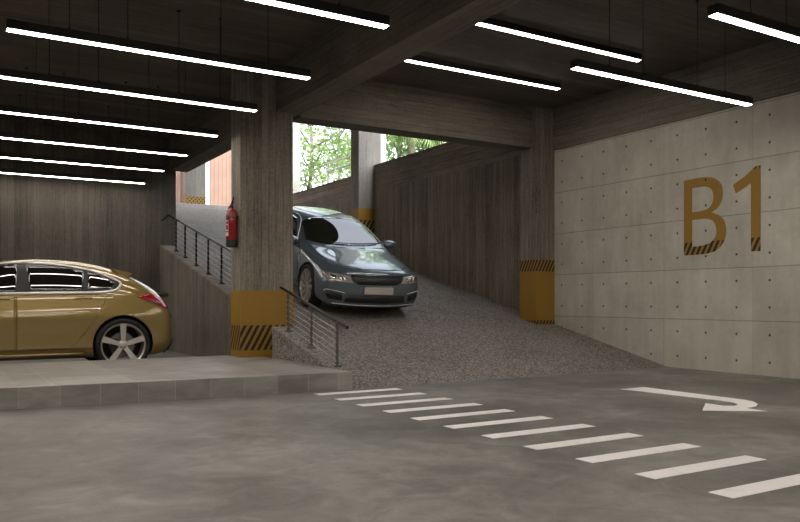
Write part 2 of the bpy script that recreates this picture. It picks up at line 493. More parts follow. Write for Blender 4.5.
# ------------------------------------------------------------------ B1 on the wall
def glyph(name, loops, mat, parent, oy, oz):
    cu = bpy.data.curves.new(name, 'CURVE')
    cu.dimensions = '2D'; cu.fill_mode = 'BOTH'; cu.extrude = .0015
    for L in loops:
        sp = cu.splines.new('POLY'); sp.points.add(len(L) - 1)
        for p, (y, z) in zip(sp.points, L): p.co = (-(y - oy), z - oz, 0, 1)
        sp.use_cyclic_u = True
    t = bpy.data.objects.new('tmp', cu); COL.objects.link(t)
    dg = bpy.context.evaluated_depsgraph_get()
    me = bpy.data.meshes.new_from_object(t.evaluated_get(dg))
    bpy.data.objects.remove(t)
    # local x -> -y world , local y -> z , normal -> -x
    me.transform(Matrix(((0, 0, -1, 0), (-1, 0, 0, 0), (0, 1, 0, 0), (0, 0, 0, 1))))
    me.materials.clear()
    me.name = name
    return link(name, me, mat, parent)
M_hzw = hazard('hazard_paint_wall_letters', (0, -1, 0), [(1.5, 1.83), (2.745, 3)], .5, .088, holes=True)
sg = empty('level_sign', 'large amber B1 painted on the pale concrete wall with striped feet', 'sign', (RX - .002, 6.85, 1.645))
Bo = [(7.43, 2.735)] + catmull([(7.22, 2.742), (7.04, 2.735), (6.9, 2.69), (6.81, 2.60), (6.785, 2.48), (6.805, 2.367), (6.865, 2.285), (6.965, 2.23)]) \
    + catmull([(6.85, 2.185), (6.765, 2.1), (6.73, 1.98), (6.75, 1.85), (6.82, 1.745), (6.93, 1.675), (7.12, 1.648)]) + [(7.43, 1.647)]
H1 = [(7.287, 2.610)] + catmull([(7.15, 2.61), (7.047, 2.60), (6.965, 2.55), (6.934, 2.46), (6.95, 2.36), (7.02, 2.29), (7.152, 2.264)]) + [(7.287, 2.262)]
H2 = [(7.287, 2.150)] + catmull([(7.15, 2.153), (7.01, 2.14), (6.925, 2.09), (6.888, 1.99), (6.90, 1.89), (6.98, 1.81), (7.117, 1.772)]) + [(7.287, 1.765)]
ONE = [(6.625, 2.569), (6.453, 2.66), (6.30, 2.765), (6.275, 2.78), (6.216, 2.78), (6.216, 1.648), (6.356, 1.648), (6.356, 2.56), (6.453, 2.508), (6.583, 2.45)]
glyph('letter', [Bo, H1, H2], M_hzw, sg, 6.85, 1.645)
glyph('numeral', [ONE], M_hzw, sg, 6.85, 1.645)

# ------------------------------------------------------------------ hanging lamps
LEN = 2.82
def copy_tree(o, parent=None):
    c = o.copy(); COL.objects.link(c)
    if parent: c.parent = parent
    for ch in list(o.children): copy_tree(ch, c)
    return c
def make_lamp(hung):
    t = empty('linear_lamp', 'x', 'ceiling light')
    h = .085
    bm = boxbm(0, LEN, -.05, .05, .006, h, bevel=.003)
    obj('housing', bm, M_house, t)
    obj('diffuser', boxbm(.004, LEN - .004, -.038, .038, 0, .0055), M_tube, t)
    if hung:
        for x in (.5, 1.0, 1.88, 2.37):
            bm = tube(bmesh.new(), [(x, 0, h), (x, 0, CE - 3.31)], .004, 6)
            cb = obj('cable', bm, M_black, t)
            bm = tube(bmesh.new(), [(x, 0, h - .002), (x, 0, h + .03)], .012, 8)
            obj('gripper', bm, M_dsteel, cb)
            obj('ceiling_cup', tube(bmesh.new(), [(x, 0, CE - 3.31 - .02), (x, 0, CE - 3.31)], .02, 8), M_dsteel, cb)
    return t
hungp = make_lamp(True); flushp = make_lamp(False)
used = set()
def lamp(x, y, z, label, group, proto):
    o = proto if proto.name not in used else copy_tree(proto)
    used.add(proto.name)
    o.location = (x, y, z)
    tag(o, label, group=group)
    return o
L = [(3.26, 5.63), (3.32, 7.36), (3.337, 8.96), (3.377, 10.62), (3.42, 12.31), (3.473, 13.99), (3.517, 15.69)]
W7 = ['nearest of the left row, cut by the top edge of the photo', 'second of the left row, its whole tube in view',
      'third of the left row, ending at the big column', 'fourth of the left row', 'fifth of the left row, third from the back wall',
      'sixth of the left row, second from the back wall', 'last of the left row by the back wall']
for (x, y), w in zip(L, W7):
    lamp(x - LEN, y, 3.31, 'hanging tube light, ' + w, 'hanging tube lights left of the beam', hungp)
lamp(5.43, 5.66, 3.31, 'long black hanging tube light right of the beam, ending in front of the pale wall', 'hanging tube lights right of the beam', hungp)
lamp(5.38, 4.02, 3.31, 'long black hanging tube light in the top right corner of the photo', 'hanging tube lights right of the beam', hungp)
lamp(5.41, 7.32, 4.275, 'tube light flush on the ceiling, nearer of the two beyond the beam', 'tube lights flush on the ceiling', flushp)
lamp(5.45, 8.95, 4.275, 'tube light flush on the ceiling, the one nearer the ramp', 'tube lights flush on the ceiling', flushp)
# the same rows go on over and behind the camera
for y in (3.96, 2.3, .64, -1.0, -2.7, -4.4):
    lamp(.45, y, 3.31, 'black hanging tube light of the left row behind the camera', 'tube lights behind the camera', hungp)
    if y < 3:
        lamp(5.4, y, 3.31, 'black hanging tube light of the right row behind the camera', 'tube lights behind the camera on the right', hungp)
for y in (0.64, 2.3, 3.96, 5.63, 7.36, 8.96, 10.62, 12.31, 13.99, 15.69):  # further row out of view, added to light the left side
    lamp(-3.3, y, 3.31, 'black hanging tube light of the unseen outer left row, added for lighting', 'added tube lights of the unseen outer left row', hungp)

# ------------------------------------------------------------------ railings
def railing(posts, y0, y1, label, dark, tail=False):
    mat = M_dsteel if dark else M_post
    xk = 4.09
    b = posts[0]
    t = empty('handrail', label, 'railing', (xk, b, kz(b)))
    def L(x, y, z): return (x - xk, y - b, z - kz(b))
    H = .64 if tail else .535
    dk = H * .137
    for y in posts:
        z0, z1 = kz(y), kz(y) + H - .02
        p = L(xk, y, z0)
        bm = boxbm(p[0] - .014, p[0] + .014, p[1] - .02, p[1] + .02, p[2] - .01, p[2] + z1 - z0, bevel=.003)
        po = obj('post', bm, mat, t)
        obj('base_plate', boxbm(p[0] - .04, p[0] + .04, p[1] - .045, p[1] + .045, p[2] - .02, p[2] + .014, bevel=.003), mat, po)
        q = L(xk, y, z1)
        obj('rail_bracket', box(bmesh.new(), q[0] - .022, q[0] + .022, q[1] - .035, q[1] + .035, q[2] - .01, q[2] + .012), M_steel, po)
        for k in range(6):
            zz = z0 + .065 + k * dk
            q = L(xk, y, zz)
            obj('cable_stud', tube(bmesh.new(), [(q[0] - .022, q[1], q[2]), (q[0] + .022, q[1], q[2])], .010, 8), M_steel, po)
    pts = [L(xk, y0, kz(y0) + H), L(xk, y1, kz(y1) + H)]
    if tail:
        pts += [L(xk - .03, y1 + .02, kz(y1) + H - .015), L(xk - .14, y1 + .03, kz(y1) + H - .12)]
    obj('top_rail', tube(bmesh.new(), pts, .019, 12), M_dsteel, t, smooth=True)
    for k in range(6):
        o = .065 + k * dk
        ya, yb = posts[0], posts[-1]
        bm = tube(bmesh.new(), [L(xk, ya, kz(ya) + o), L(xk, yb, kz(yb) + o)], .0035, 6)
        obj('cable', bm, M_steel, t)
    return t
railing([8.25, 8.99, 9.74], 7.98, 10.0, 'short steel cable railing at the foot of the ramp beside the yellow column band', False)
railing([10.85, 11.86, 12.62, 13.36, 14.10, 14.84, 15.5], 10.75, 16.05, 'dark cable railing climbing the ramp kerb behind the big column', True, True)

# ------------------------------------------------------------------ fire extinguisher
fe = empty('fire_extinguisher', 'red fire extinguisher hung on the left face of the big column', 'fire extinguisher', (3.515, 10.40, 1.74))
bm = lathe(bmesh.new(), [(.07, .09), (.076, .10), (.076, .44), (.072, .475), (.058, .51), (.036, .53), (.026, .54), (.026, .56)], 32)
obj('cylinder', bm, M_red, fe, smooth=True)
obj('base_skirt', lathe(bmesh.new(), [(.074, 0), (.079, .005), (.079, .10), (.074, .105)], 32), M_black, fe, smooth=True)
obj('strap', lathe(bmesh.new(), [(.0762, .40), (.078, .401), (.078, .418), (.0762, .419)], 32), M_black, fe)
bm = lathe(bmesh.new(), [(.024, .555), (.026, .56), (.026, .585), (.016, .59), (.016, .61)], 16)
obj('valve', bm, M_dsteel, fe, smooth=True)
hm = bmesh.new()
tube(hm, [(0, 0, .60), (0, -.03, .625), (0, -.075, .66), (0, -.095, .69)], [.012, .012, .010, .008], 8)
tube(hm, [(0, .0, .59), (0, -.05, .60), (0, -.085, .615)], .009, 8)
obj('lever_handle', hm, M_black, fe, smooth=True)
obj('hose', tube(bmesh.new(), catmull([(.0, .02, .575), (-.01, .06, .57), (-.02, .085, .5), (-.02, .088, .3), (-.02, .085, .18)]), .009, 8), M_black, fe, smooth=True)
bm = bmesh.new()
prev = None
for k in range(9):
    a = math.radians(160 + k * 7)
    v = [bm.verts.new((.0768 * math.cos(a), .0768 * math.sin(a), z)) for z in (.15, .37)]
    if prev: bm.faces.new((prev[0], v[0], v[1], prev[1]))
    prev = v
lb = obj('label_sticker', bm, M_label, fe, smooth=True)
for (z0, z1) in ((.315, .358), (.235, .30), (.20, .222)):
    bm = bmesh.new()
    prev = None
    for k in range(5):
        a = math.radians(180 + k * 8)
        v = [bm.verts.new((.0773 * math.cos(a), .0773 * math.sin(a), z)) for z in (z0, z1)]
        if prev: bm.faces.new((prev[0], v[0], v[1], prev[1]))
        prev = v
    obj('printed_block', bm, M_red, lb)
obj('wall_bracket', boxbm(.06, .097, -.03, .03, .38, .44), M_dsteel, fe)

# ------------------------------------------------------------------ cars
def evaluated(o):
    dg = bpy.context.evaluated_depsgraph_get()
    return bpy.data.meshes.new_from_object(o.evaluated_get(dg))

def car_surface(stations, bottom=.2):
    """control cage -> smooth closed body.  station: x, bow, rows[7] of (y,z[,dx]), T1 (y,z), T0 z"""
    bm = bmesh.new()
    WID = .92
    ringL, ringR, mid = [], [], []
    def X(x, bow, y): return x + bow * (1 - (y / WID) ** 2)
    grid = []
    for st in stations:
        x, bow, rows, T1, T0 = st
        rows = nine(rows)
        cols = {}
        def mk(y, z, dx=0): return bm.verts.new((X(x + dx, bow, y), y, z))
        row = []
        b = rows[0]
        full = [('B0', 0, b[1] - .0), ('B1', .45, b[1] - .0)] 
        pts = [(0, b[1], b[2] if len(b) > 2 else 0), (.45, b[1], b[2] if len(b) > 2 else 0)]
        pts += [(r[0], r[1], r[2] if len(r) > 2 else 0) for r in rows]
        tdx = rows[-1][2] if len(rows[-1]) > 2 else 0
        pts += [(T1[0], T1[1], tdx), (0, T0, tdx)]
        half = [mk(y, z, dx) for y, z, dx in pts]
        other = [half[0]] + [mk(-y, z, dx) for y, z, dx in pts[1:-1]] + [half[-1]]
        grid.append((half, other, pts))
    for i in range(len(grid) - 1):
        for side in (0, 1):
            A, Bq = grid[i][side], grid[i + 1][side]
            for k in range(len(A) - 1):
                f = (A[k], A[k + 1], Bq[k + 1], Bq[k])
                bm.faces.new(f if side == 0 else f[::-1])
    # end caps
    for gi, st in ((0, stations[0]), (len(grid) - 1, stations[-1])):
        half, other, pts = grid[gi]
        x, bow = st[0], st[1]
        nS = len(pts) - 4          # number of side rows
        cen, mL, mR = [half[0]], [half[1]], [other[1]]
        for r in range(1, nS - 1):
            y, z, dx = pts[2 + r]
            cen.append(bm.verts.new((X(x + dx, bow, 0), 0, z)))
            ym = y * .5
            mL.append(bm.verts.new((X(x + dx, bow, ym), ym, z)))
            mR.append(bm.verts.new((X(x + dx, bow, -ym), -ym, z)))
        cen.append(half[-1]); mL.append(half[-2]); mR.append(other[-2])
        sL = half[2:2 + nS]; sR = other[2:2 + nS]
        for r in range(nS - 1):
            for a, b in ((sL, mL), (mL, cen)):
                bm.faces.new((a[r], a[r + 1], b[r + 1], b[r]))
            for a, b in ((cen, mR), (mR, sR)):
                bm.faces.new((a[r], a[r + 1], b[r + 1], b[r]))
    bmesh.ops.recalc_face_normals(bm, faces=bm.faces)
    me = bpy.data.meshes.new('cage'); bm.to_mesh(me); bm.free()
    o = bpy.data.objects.new('cage', me); COL.objects.link(o)
    md = o.modifiers.new('s', 'SUBSURF'); md.levels = 4; md.render_levels = 4
    sm = evaluated(o)
    bpy.data.objects.remove(o)
    return sm

def cut_arches(me, axles, R, depth=.34, half=.92):
    o = bpy.data.objects.new('b', me); COL.objects.link(o)
    for ax, zc in axles:
        for s in (1, -1):
            bm = bmesh.new()
            lathe(bm, [(R, s * (half - depth)), (R, s * (half + .2))], 64, 'y')
            bmesh.ops.translate(bm, verts=bm.verts, vec=(ax, 0, zc))
            bmesh.ops.recalc_face_normals(bm, faces=bm.faces)
            cm = bpy.data.meshes.new('c'); bm.to_mesh(cm); bm.free()
            co = bpy.data.objects.new('c', cm); COL.objects.link(co)
            md = o.modifiers.new('b', 'BOOLEAN'); md.operation = 'DIFFERENCE'; md.object = co; md.solver = 'EXACT'
            nm = evaluated(o)
            o.modifiers.clear()
            o.data = nm
            bpy.data.objects.remove(co)
    res = o.data
    bpy.data.objects.remove(o)
    for p in res.polygons:
        c = p.center
        p.use_smooth = True
        for ax, zc in axles:
            d = math.hypot(c.x - ax, c.z - zc)
            if d < R + .002 and abs(c.y) > half - depth - .01 and (abs(d - R) < .01 or abs(abs(c.y) - (half - depth)) < .01):
                p.material_index = 1; p.use_smooth = False
    res.set_sharp_from_angle(angle=math.radians(40))
    return res

class Surf:
    def __init__(s, me):
        s.bvh = BVHTree.FromPolygons([v.co.copy() for v in me.vertices], [tuple(p.vertices) for p in me.polygons])
    def hit(s, p, axis, off=.003):
        a, b = p
        o, d = {'+y': ((a, 3, b), (0, -1, 0)), '-y': ((a, -3, b), (0, 1, 0)), '+x': ((6, a, b), (-1, 0, 0)),
                '-x': ((-8, a, b), (1, 0, 0)), '+z': ((a, b, 4), (0, 0, -1))}[axis]
        h, n, _, _ = s.bvh.ray_cast(Vector(o), Vector(d))
        if h is None:
            q = Vector(o) + Vector(d) * {'+y': 2.2, '-y': 2.2, '+x': 5.2, '-x': 4.5, '+z': 3}[axis]
            h, n, _, _ = s.bvh.find_nearest(q)
        if n.dot(Vector(d)) > 0: n = -n
        return h + n * off
    def patch(s, name, poly, axis, mat, parent, off=.004, step=.05, thick=.006, smoothpoly=0):
        if smoothpoly: poly = catmull(poly, smoothpoly, True)
        bm = bmesh.new()
        f = bm.faces.new([bm.verts.new((p[0], p[1], 0)) for p in poly])
        lo = [min(p[i] for p in poly) for i in (0, 1)]; hi = [max(p[i] for p in poly) for i in (0, 1)]
        for i, nrm in ((0, (1, 0, 0)), (1, (0, 1, 0))):
            n = max(1, int((hi[i] - lo[i]) / step))
            for k in range(1, n):
                c = lo[i] + (hi[i] - lo[i]) * k / n
                bmesh.ops.bisect_plane(bm, geom=bm.verts[:] + bm.edges[:] + bm.faces[:], plane_co=(c, c, 0), plane_no=nrm, dist=1e-5)
        for v in bm.verts: v.co = s.hit((v.co.x, v.co.y), axis, off)
        bm.normal_update()
        out = {'+y': Vector((0, 1, 0)), '-y': Vector((0, -1, 0)), '+x': Vector((1, 0, 0)), '-x': Vector((-1, 0, 0)), '+z': Vector((0, 0, 1))}[axis]
        if sum((f.normal.dot(out) for f in bm.faces)) < 0:
            bmesh.ops.reverse_faces(bm, faces=bm.faces)
        me = bpy.data.meshes.new(name); bm.to_mesh(me); bm.free()
        for p in me.polygons: p.use_smooth = True
        o = link(name, me, mat, parent)
        md = o.modifiers.new('t', 'SOLIDIFY'); md.thickness = thick; md.offset = -1
        return o
    def line(s, name, pts, axis, mat, parent, r=.008, off=.004, n=5):
        P = [s.hit(p, axis, off) for p in catmull(pts, n)]
        for _ in range(3):
            P = [P[0]] + [(P[i - 1] + P[i] * 2 + P[i + 1]) / 4 for i in range(1, len(P) - 1)] + [P[-1]]
        return obj(name, tube(bmesh.new(), P, r, 6), mat, parent, smooth='all')

def make_wheel(parent, x, y, z, R, rim, style, side):
    w = .215
    rotz = 0 if side > 0 else PI
    # wheel = rim mesh, outward = +y
    bm = bmesh.new()
    lathe(bm, [(rim, .0), (rim + .004, -.004), (rim - .006, -.012), (rim - .022, -.02), (rim - .03, -.06), (rim - .04, -.15), (rim - .02, -w),
               (rim - .012, -w), (rim - .03, -.15), (rim - .018, -.05), (rim - .004, -.02)], 64, 'y', True)
    def spoke(a0, w0, w1, t, lean=0):
        v = []
        for rr, ww, yy in ((.03, w0 * .9, -.035), (.085, w0, -.028), (rim * .55, (w0 + w1) / 2 * .95, -.022), (rim - .012, w1, -.008)):
            for sgn in (-1, 1):
                for dy in (0, -t):
                    aa = a0 + lean * rr
                    cx = rr * math.cos(aa) - sgn * ww * math.sin(aa); cz = rr * math.sin(aa) + sgn * ww * math.cos(aa)
                    v.append(bm.verts.new((cx, yy + dy, cz)))
        for i in range(3):
            a = v[4 * i:4 * i + 4]; b = v[4 * i + 4:4 * i + 8]
            for p, q in ((0, 1), (1, 3), (3, 2), (2, 0)):
                bm.faces.new((a[p], a[q], b[q], b[p]))
        bm.faces.new((v[0], v[1], v[3], v[2])); bm.faces.new((v[12], v[13], v[15], v[14]))
    if style == 5:
        for k in range(5): spoke(PI / 2 + k * 2 * PI / 5, .030, .044, .03)
    else:
        for k in range(10): spoke(PI / 2 + k * 2 * PI / 10, .015, .034, .02, .9)
    lathe(bm, [(.07, -.05), (.068, -.038), (.055, -.03), (.034, -.026), (.03, -.02), (.001, -.018)], 32, 'y')
    for k in range(5):
        a = PI / 2 + .63 + k * 2 * PI / 5
        c = Vector((.052 * math.cos(a), 0, .052 * math.sin(a)))
        tube(bm, [c + Vector((0, -.04, 0)), c + Vector((0, -.026, 0))], .007, 6)
    wh = obj('wheel', bm, M_alloy, parent, (x, y, z), (0, 0, rotz), smooth=True)
    bm = bmesh.new()
    lathe(bm, [(rim - .004, -.006), (rim + .010, .004), (R - .035, .012), (R - .012, -.002), (R, -.03), (R, -w + .03), (R - .012, -w + .002), (rim + .01, -w), (rim - .004, -w + .01)], 72, 'y', True)
    obj('tyre', bm, M_rubber, wh, smooth=True)
    bm = lathe(bmesh.new(), [(.06, -.10), (.17, -.10), (.175, -.105), (.175, -.12), (.06, -.125)], 48, 'y')
    obj('brake_disc', bm, M_disc, wh, smooth=True)
    bm = boxbm(.06, .16, -.14, -.075, -.09, .09, bevel=.01)
    obj('brake_caliper', bm, M_dsteel, wh)
    return wh

def side_rows(z4, z5, y6, z6, y7, z7, bot=.19):
    zm = min(.76, z4 - .12)
    return [(.80, bot), (.895, .27), (.930, .37), (.906, .50), (.928, zm), (.895, z4), (.870, z5), (y6, z6), (y7, z7)]
def nine(rows):
    if len(rows) == 9: return rows
    p = [r if len(r) == 3 else r + (0,) for r in rows]
    h = lambda a, b: tuple((i + j) / 2 for i, j in zip(a, b))
    return [p[0], p[1], h(p[1], p[2]), p[2], h(p[2], p[3]), p[3], p[4], p[5], p[6]]

# ---- gold hatchback, nose towards -X, its left flank to the camera
GX, GY = -.53, 12.09
gold = empty('hatchback_car', 'metallic gold hatchback parked in the bay behind the tiled platform', 'car', (GX, GY, 0), (0, 0, PI))
gst = [
    (.62, .22, [(.74, .22, -.05), (.82, .30), (.86, .44, .01), (.86, .56, .01), (.84, .66), (.76, .74, -.03), (.62, .79, -.08)], (.35, .81), .82),
    (.48, .14, [(.78, .2), (.87, .29), (.9, .46), (.9, .62), (.87, .73), (.78, .82), (.62, .86)], (.35, .885), .895),
    (.15, .05, side_rows(.72, .86, .79, .93, .62, .965), (.35, .99), 1.0),
    (-.3, 0, side_rows(.80, .97, .81, 1.04, .68, 1.075), (.36, 1.10), 1.105),
    (-.6, 0, side_rows(.86, 1.03, .82, 1.13, .71, 1.20), (.36, 1.25), 1.26),
    (-.95, 0, side_rows(.89, 1.06, .80, 1.23, .68, 1.36), (.36, 1.44), 1.45),
    (-1.3, 0, side_rows(.90, 1.08, .79, 1.29, .66, 1.47), (.36, 1.56), 1.575),
    (-1.8, 0, side_rows(.91, 1.09, .79, 1.31, .65, 1.50), (.36, 1.585), 1.60),
    (-2.25, 0, side_rows(.92, 1.10, .79, 1.31, .65, 1.48), (.36, 1.56), 1.575),
    (-2.6, 0, side_rows(.92, 1.11, .79, 1.29, .64, 1.43), (.36, 1.50), 1.515),
    (-2.95, 0, side_rows(.91, 1.10, .78, 1.23, .61, 1.32), (.35, 1.37), 1.38),
    (-3.22, -.04, [(.80, .2), (.88, .29), (.915, .52), (.91, .86), (.86, 1.03), (.77, 1.10), (.62, 1.16)], (.35, 1.19), 1.20),
    (-3.35, -.11, [(.76, .24, .04), (.86, .33), (.89, .52), (.885, .8), (.84, .93, .02), (.76, 1.01, .06), (.6, 1.06, .1)], (.35, 1.09), 1.10),
    (-3.41, -.13, [(.70, .26, .08), (.82, .35), (.86, .52, -.02), (.85, .76, .0), (.80, .88, .03), (.72, .96, .08), (.56, 1.0, .13)], (.33, 1.02), 1.03),
]
gm = car_surface(gst)
gs = Surf(gm)
GR = .372
gbody = link('body', cut_arches(gm, [(0, GR + .01), (-2.75, GR + .01)], .405), [M_gold, M_black], gold)
for s, ax in ((1, '+y'), (-1, '-y')):
    d = gs.patch('door', [(-1.402, .33), (-1.402, 1.06), (-2.55, 1.085), (-2.53, 1.0), (-2.41, .78), (-2.25, .55), (-2.12, .40), (-2.0, .33)], ax, M_gold, gold, .006, step=.025)
    gs.patch('window', [(-1.58, 1.10), (-2.22, 1.115), (-2.26, 1.405), (-1.93, 1.455), (-1.54, 1.48)], ax, M_glass, gold, .010)
    gs.line('door_handle', [(-2.12, 1.012), (-2.18, 1.02), (-2.30, 1.025), (-2.34, 1.02)], ax, M_gold, d, .013, .022)
    d = gs.patch('door', [(-1.394, .33), (-.40, .33), (-.36, .70), (-.42, 1.02), (-1.394, 1.055)], ax, M_gold, gold, .006, step=.025)
    gs.line('door_handle', [(-1.12, 1.0), (-1.18, 1.01), (-1.28, 1.012), (-1.33, 1.008)], ax, M_gold, d, .013, .022)
    gs.patch('window', [(-1.40, 1.095), (-.60, 1.075), (-.85, 1.27), (-1.10, 1.405), (-1.30, 1.46), (-1.44, 1.475)], ax, M_glass, gold, .010)
    gs.patch('quarter_window', [(-2.29, 1.118), (-2.60, 1.13), (-2.665, 1.25), (-2.5, 1.335), (-2.31, 1.395)], ax, M_glass, gold, .010)
    gs.patch('pillar_trim', [(-.52, 1.068), (-1.6, 1.09), (-2.2, 1.10), (-2.62, 1.118), (-2.73, 1.235), (-2.62, 1.30), (-2.45, 1.375),
                             (-2.25, 1.43), (-1.95, 1.475), (-1.55, 1.495), (-1.25, 1.48), (-1.0, 1.38), (-.7, 1.20)], ax, M_black, gold, .006)
    gs.line('window_trim', [(-.50, 1.06), (-1.0, 1.078), (-1.6, 1.09), (-2.2, 1.10), (-2.62, 1.118), (-2.74, 1.235), (-2.62, 1.30), (-2.45, 1.375),
                            (-2.25, 1.43), (-1.95, 1.478), (-1.55, 1.50), (-1.25, 1.485), (-1.0, 1.385), (-.7, 1.20), (-.55, 1.085)], ax, M_trim, gold, .019, .006)
    gs.line('sill_moulding', [(-.45, .27), (-1.2, .265), (-2.25, .27)], ax, M_gold, gold, .022, .0)
    t = gs.patch('tail_lamp', [(-2.95, 1.045), (-3.09, 1.09), (-3.30, 1.05), (-3.40, .99), (-3.42, .87), (-3.34, .88), (-3.15, .955)], ax, M_redlens, gold, .010, .03)
    gs.patch('reversing_lens', [(-3.02, 1.04), (-3.22, .985), (-3.30, .93), (-3.16, .965)], ax, M_pinklens, t, .014, .03)
    gs.patch('headlamp', [(.55, .70), (.38, .80), (.20, .84), (.22, .74), (.45, .64)], ax, M_clear, gold, .006, .03)
    for xx in (0, -2.75): make_wheel(gold, xx, s * .925, GR, GR, .303, 5, s)
# tail spoiler
bm = bmesh.new()
for sgn in (1,):
    pr = [(-2.66, 1.465), (-2.84, 1.43), (-2.93, 1.405), (-2.935, 1.39), (-2.86, 1.36), (-2.76, 1.36)]
    a = [bm.verts.new((x, .60, z - .02)) for x, z in pr]
    c0 = [bm.verts.new((x - .03, .25, z + .01)) for x, z in pr]
    c1 = [bm.verts.new((x - .03, -.25, z + .01)) for x, z in pr]
    b = [bm.verts.new((x, -.60, z - .02)) for x, z in pr]
    for A, B in ((a, c0), (c0, c1), (c1, b)):
        for k in range(6): bm.faces.new((A[k], A[(k + 1) % 6], B[(k + 1) % 6], B[k]))
    bm.faces.new(a); bm.faces.new(b)
obj('roof_spoiler', bm, M_gold, gold, smooth=True)
gs.patch('rear_window', [(-2.86, -.50), (-2.86, .50), (-3.20, .62), (-3.22, 0), (-3.20, -.62)], '+z', M_glass, gold, .006)
gs.patch('windscreen', [(-.42, 0), (-.50, .45), (-.62, .66), (-1.20, .55), (-1.27, 0), (-1.20, -.55), (-.62, -.66), (-.50, -.45)], '+z', M_glass, gold, .006)
obj('hatch_lip', boxbm(-3.45, -3.25, -.62, .62, 1.05, 1.11, bevel=.02), M_black, gold)
gs.patch('hatch_panel', [(-.6, .74), (.6, .74), (.5, .98), (-.5, .98)], '-x', M_black, gold, .016, .05, .02)
gs.patch('rear_bumper', [(-.74, .25), (.74, .25), (.74, .42), (-.74, .42)], '-x', M_black, gold, .02)
gs.patch('number_plate', [(-.26, .62), (.26, .62), (.26, .73), (-.26, .73)], '-x', M_plate, gold, .02)
gs.patch('grille', [(-.5, .5), (.5, .5), (.45, .65), (-.45, .65)], '+x', M_grille, gold, .006)
for s in (1, -1):
    obj('wing_mirror', lathe(bmesh.new(), [(.01, -.09), (.06, -.07), (.075, 0), (.06, .07), (.01, .09)], 20, 'y'), M_gold, gold, (-.72, s * .98, 1.10), smooth=True)

# ---- grey-blue saloon coming down the ramp
BX, BY = 5.97, 11.46
blue = empty('saloon_car', 'grey-blue saloon car driving down the ramp towards the camera', 'car', (BX, BY, rz(BY)))
blue.scale = (1, .955, 1)
pitch = math.atan(SL)
# local +x (forward) -> world -y, nose down
blue.rotation_euler = (Matrix.Rotation(pitch, 4, 'X') @ Matrix.Rotation(-PI / 2 - math.radians(3.5), 4, 'Z')).to_euler()
bst = [
    (.70, .20, [(.74, .19, -.06), (.83, .25, .01), (.87, .36, .02), (.87, .48, .02), (.85, .58), (.77, .66, -.03), (.62, .715, -.07)], (.35, .735), .745),
    (.56, .15, [(.78, .18), (.87, .25), (.9, .42), (.9, .56), (.875, .66), (.79, .745), (.62, .78)], (.35, .805), .815),
    (.2, .05, side_rows(.64, .76, .81, .83, .66, .855), (.35, .875), .88),
    (-.3, 0, side_rows(.70, .83, .83, .885, .70, .905), (.36, .92), .925),
    (-.55, 0, side_rows(.74, .86, .84, .93, .76, .965), (.40, .985), .99),
    (-.95, 0, side_rows(.77, .88, .82, 1.05, .71, 1.16), (.40, 1.20), 1.205),
    (-1.35, 0, side_rows(.78, .89, .80, 1.12, .665, 1.31), (.38, 1.365), 1.375),
    (-1.9, 0, side_rows(.79, .90, .79, 1.15, .64, 1.36), (.37, 1.415), 1.425),
    (-2.5, 0, side_rows(.79, .91, .79, 1.14, .63, 1.34), (.36, 1.40), 1.41),
    (-3.0, 0, side_rows(.79, .91, .78, 1.08, .61, 1.22), (.35, 1.28), 1.29),
    (-3.35, 0, side_rows(.79, .91, .78, .99, .62, 1.07), (.35, 1.10), 1.11),
    (-3.62, -.06, [(.78, .2), (.87, .29), (.9, .5), (.89, .8), (.85, .93), (.77, .98), (.62, 1.02)], (.35, 1.04), 1.04),
    (-3.80, -.14, [(.72, .25, .05), (.83, .34), (.86, .5), (.85, .74), (.8, .86, .02), (.72, .93, .05), (.58, .96, .08)], (.34, .97), .97),
]
bmh = car_surface(bst)
bs = Surf(bmh)
BR = .352
link('body', cut_arches(bmh, [(0, BR + .005), (-2.78, BR + .005)], .382), [M_blue, M_black], blue)
bs.patch('windscreen', [(-.44, 0), (-.48, .35), (-.55, .58), (-.66, .735), (-1.20, .635), (-1.29, .40), (-1.32, 0), (-1.29, -.40), (-1.20, -.635), (-.66, -.735), (-.55, -.58), (-.48, -.35)],
         '+z', M_glass, blue, .006)
bs.patch('rear_window', [(-2.85, 0), (-2.80, .52), (-3.22, .60), (-3.27, 0), (-3.22, -.60), (-2.80, -.52)], '+z', M_glass, blue, .006)
hood = bs.patch('bonnet', [(-.36, 0), (-.42, .45), (-.50, .74), (.1, .74), (.50, .68), (.66, .50), (.74, .25), (.765, 0),
                           (.74, -.25), (.66, -.50), (.50, -.68), (.1, -.74), (-.50, -.74), (-.42, -.45)], '+z', M_blue, blue, .005)
bs.patch('grille', [(-.47, .685), (.47, .685), (.44, .62), (.36, .565), (-.36, .565), (-.44, .62)], '+x', M_grille, blue, .008)
bs.line('grille_trim', [(.47, .695), (.2, .70), (0, .702), (-.2, .70), (-.47, .695)], '+x', M_black, blue, .008, .006)
obj('number_plate', boxbm(.915, .93, -.26, .26, .425, .535, bevel=.003), M_plate, blue)
bs.patch('lower_grille', [(-.52, .40), (.52, .40), (.56, .28), (-.56, .28)], '+x', M_grille, blue, .008)
bs.line('lip_trim', [(.74, .25), (.5, .245), (.2, .24), (-.2, .24), (-.5, .245), (-.74, .25)], '+x', M_trim, blue, .007, .012)
bs.patch('splitter', [(-.76, .23), (.76, .23), (.72, .195), (-.72, .195)], '+x', M_black, blue, .015)
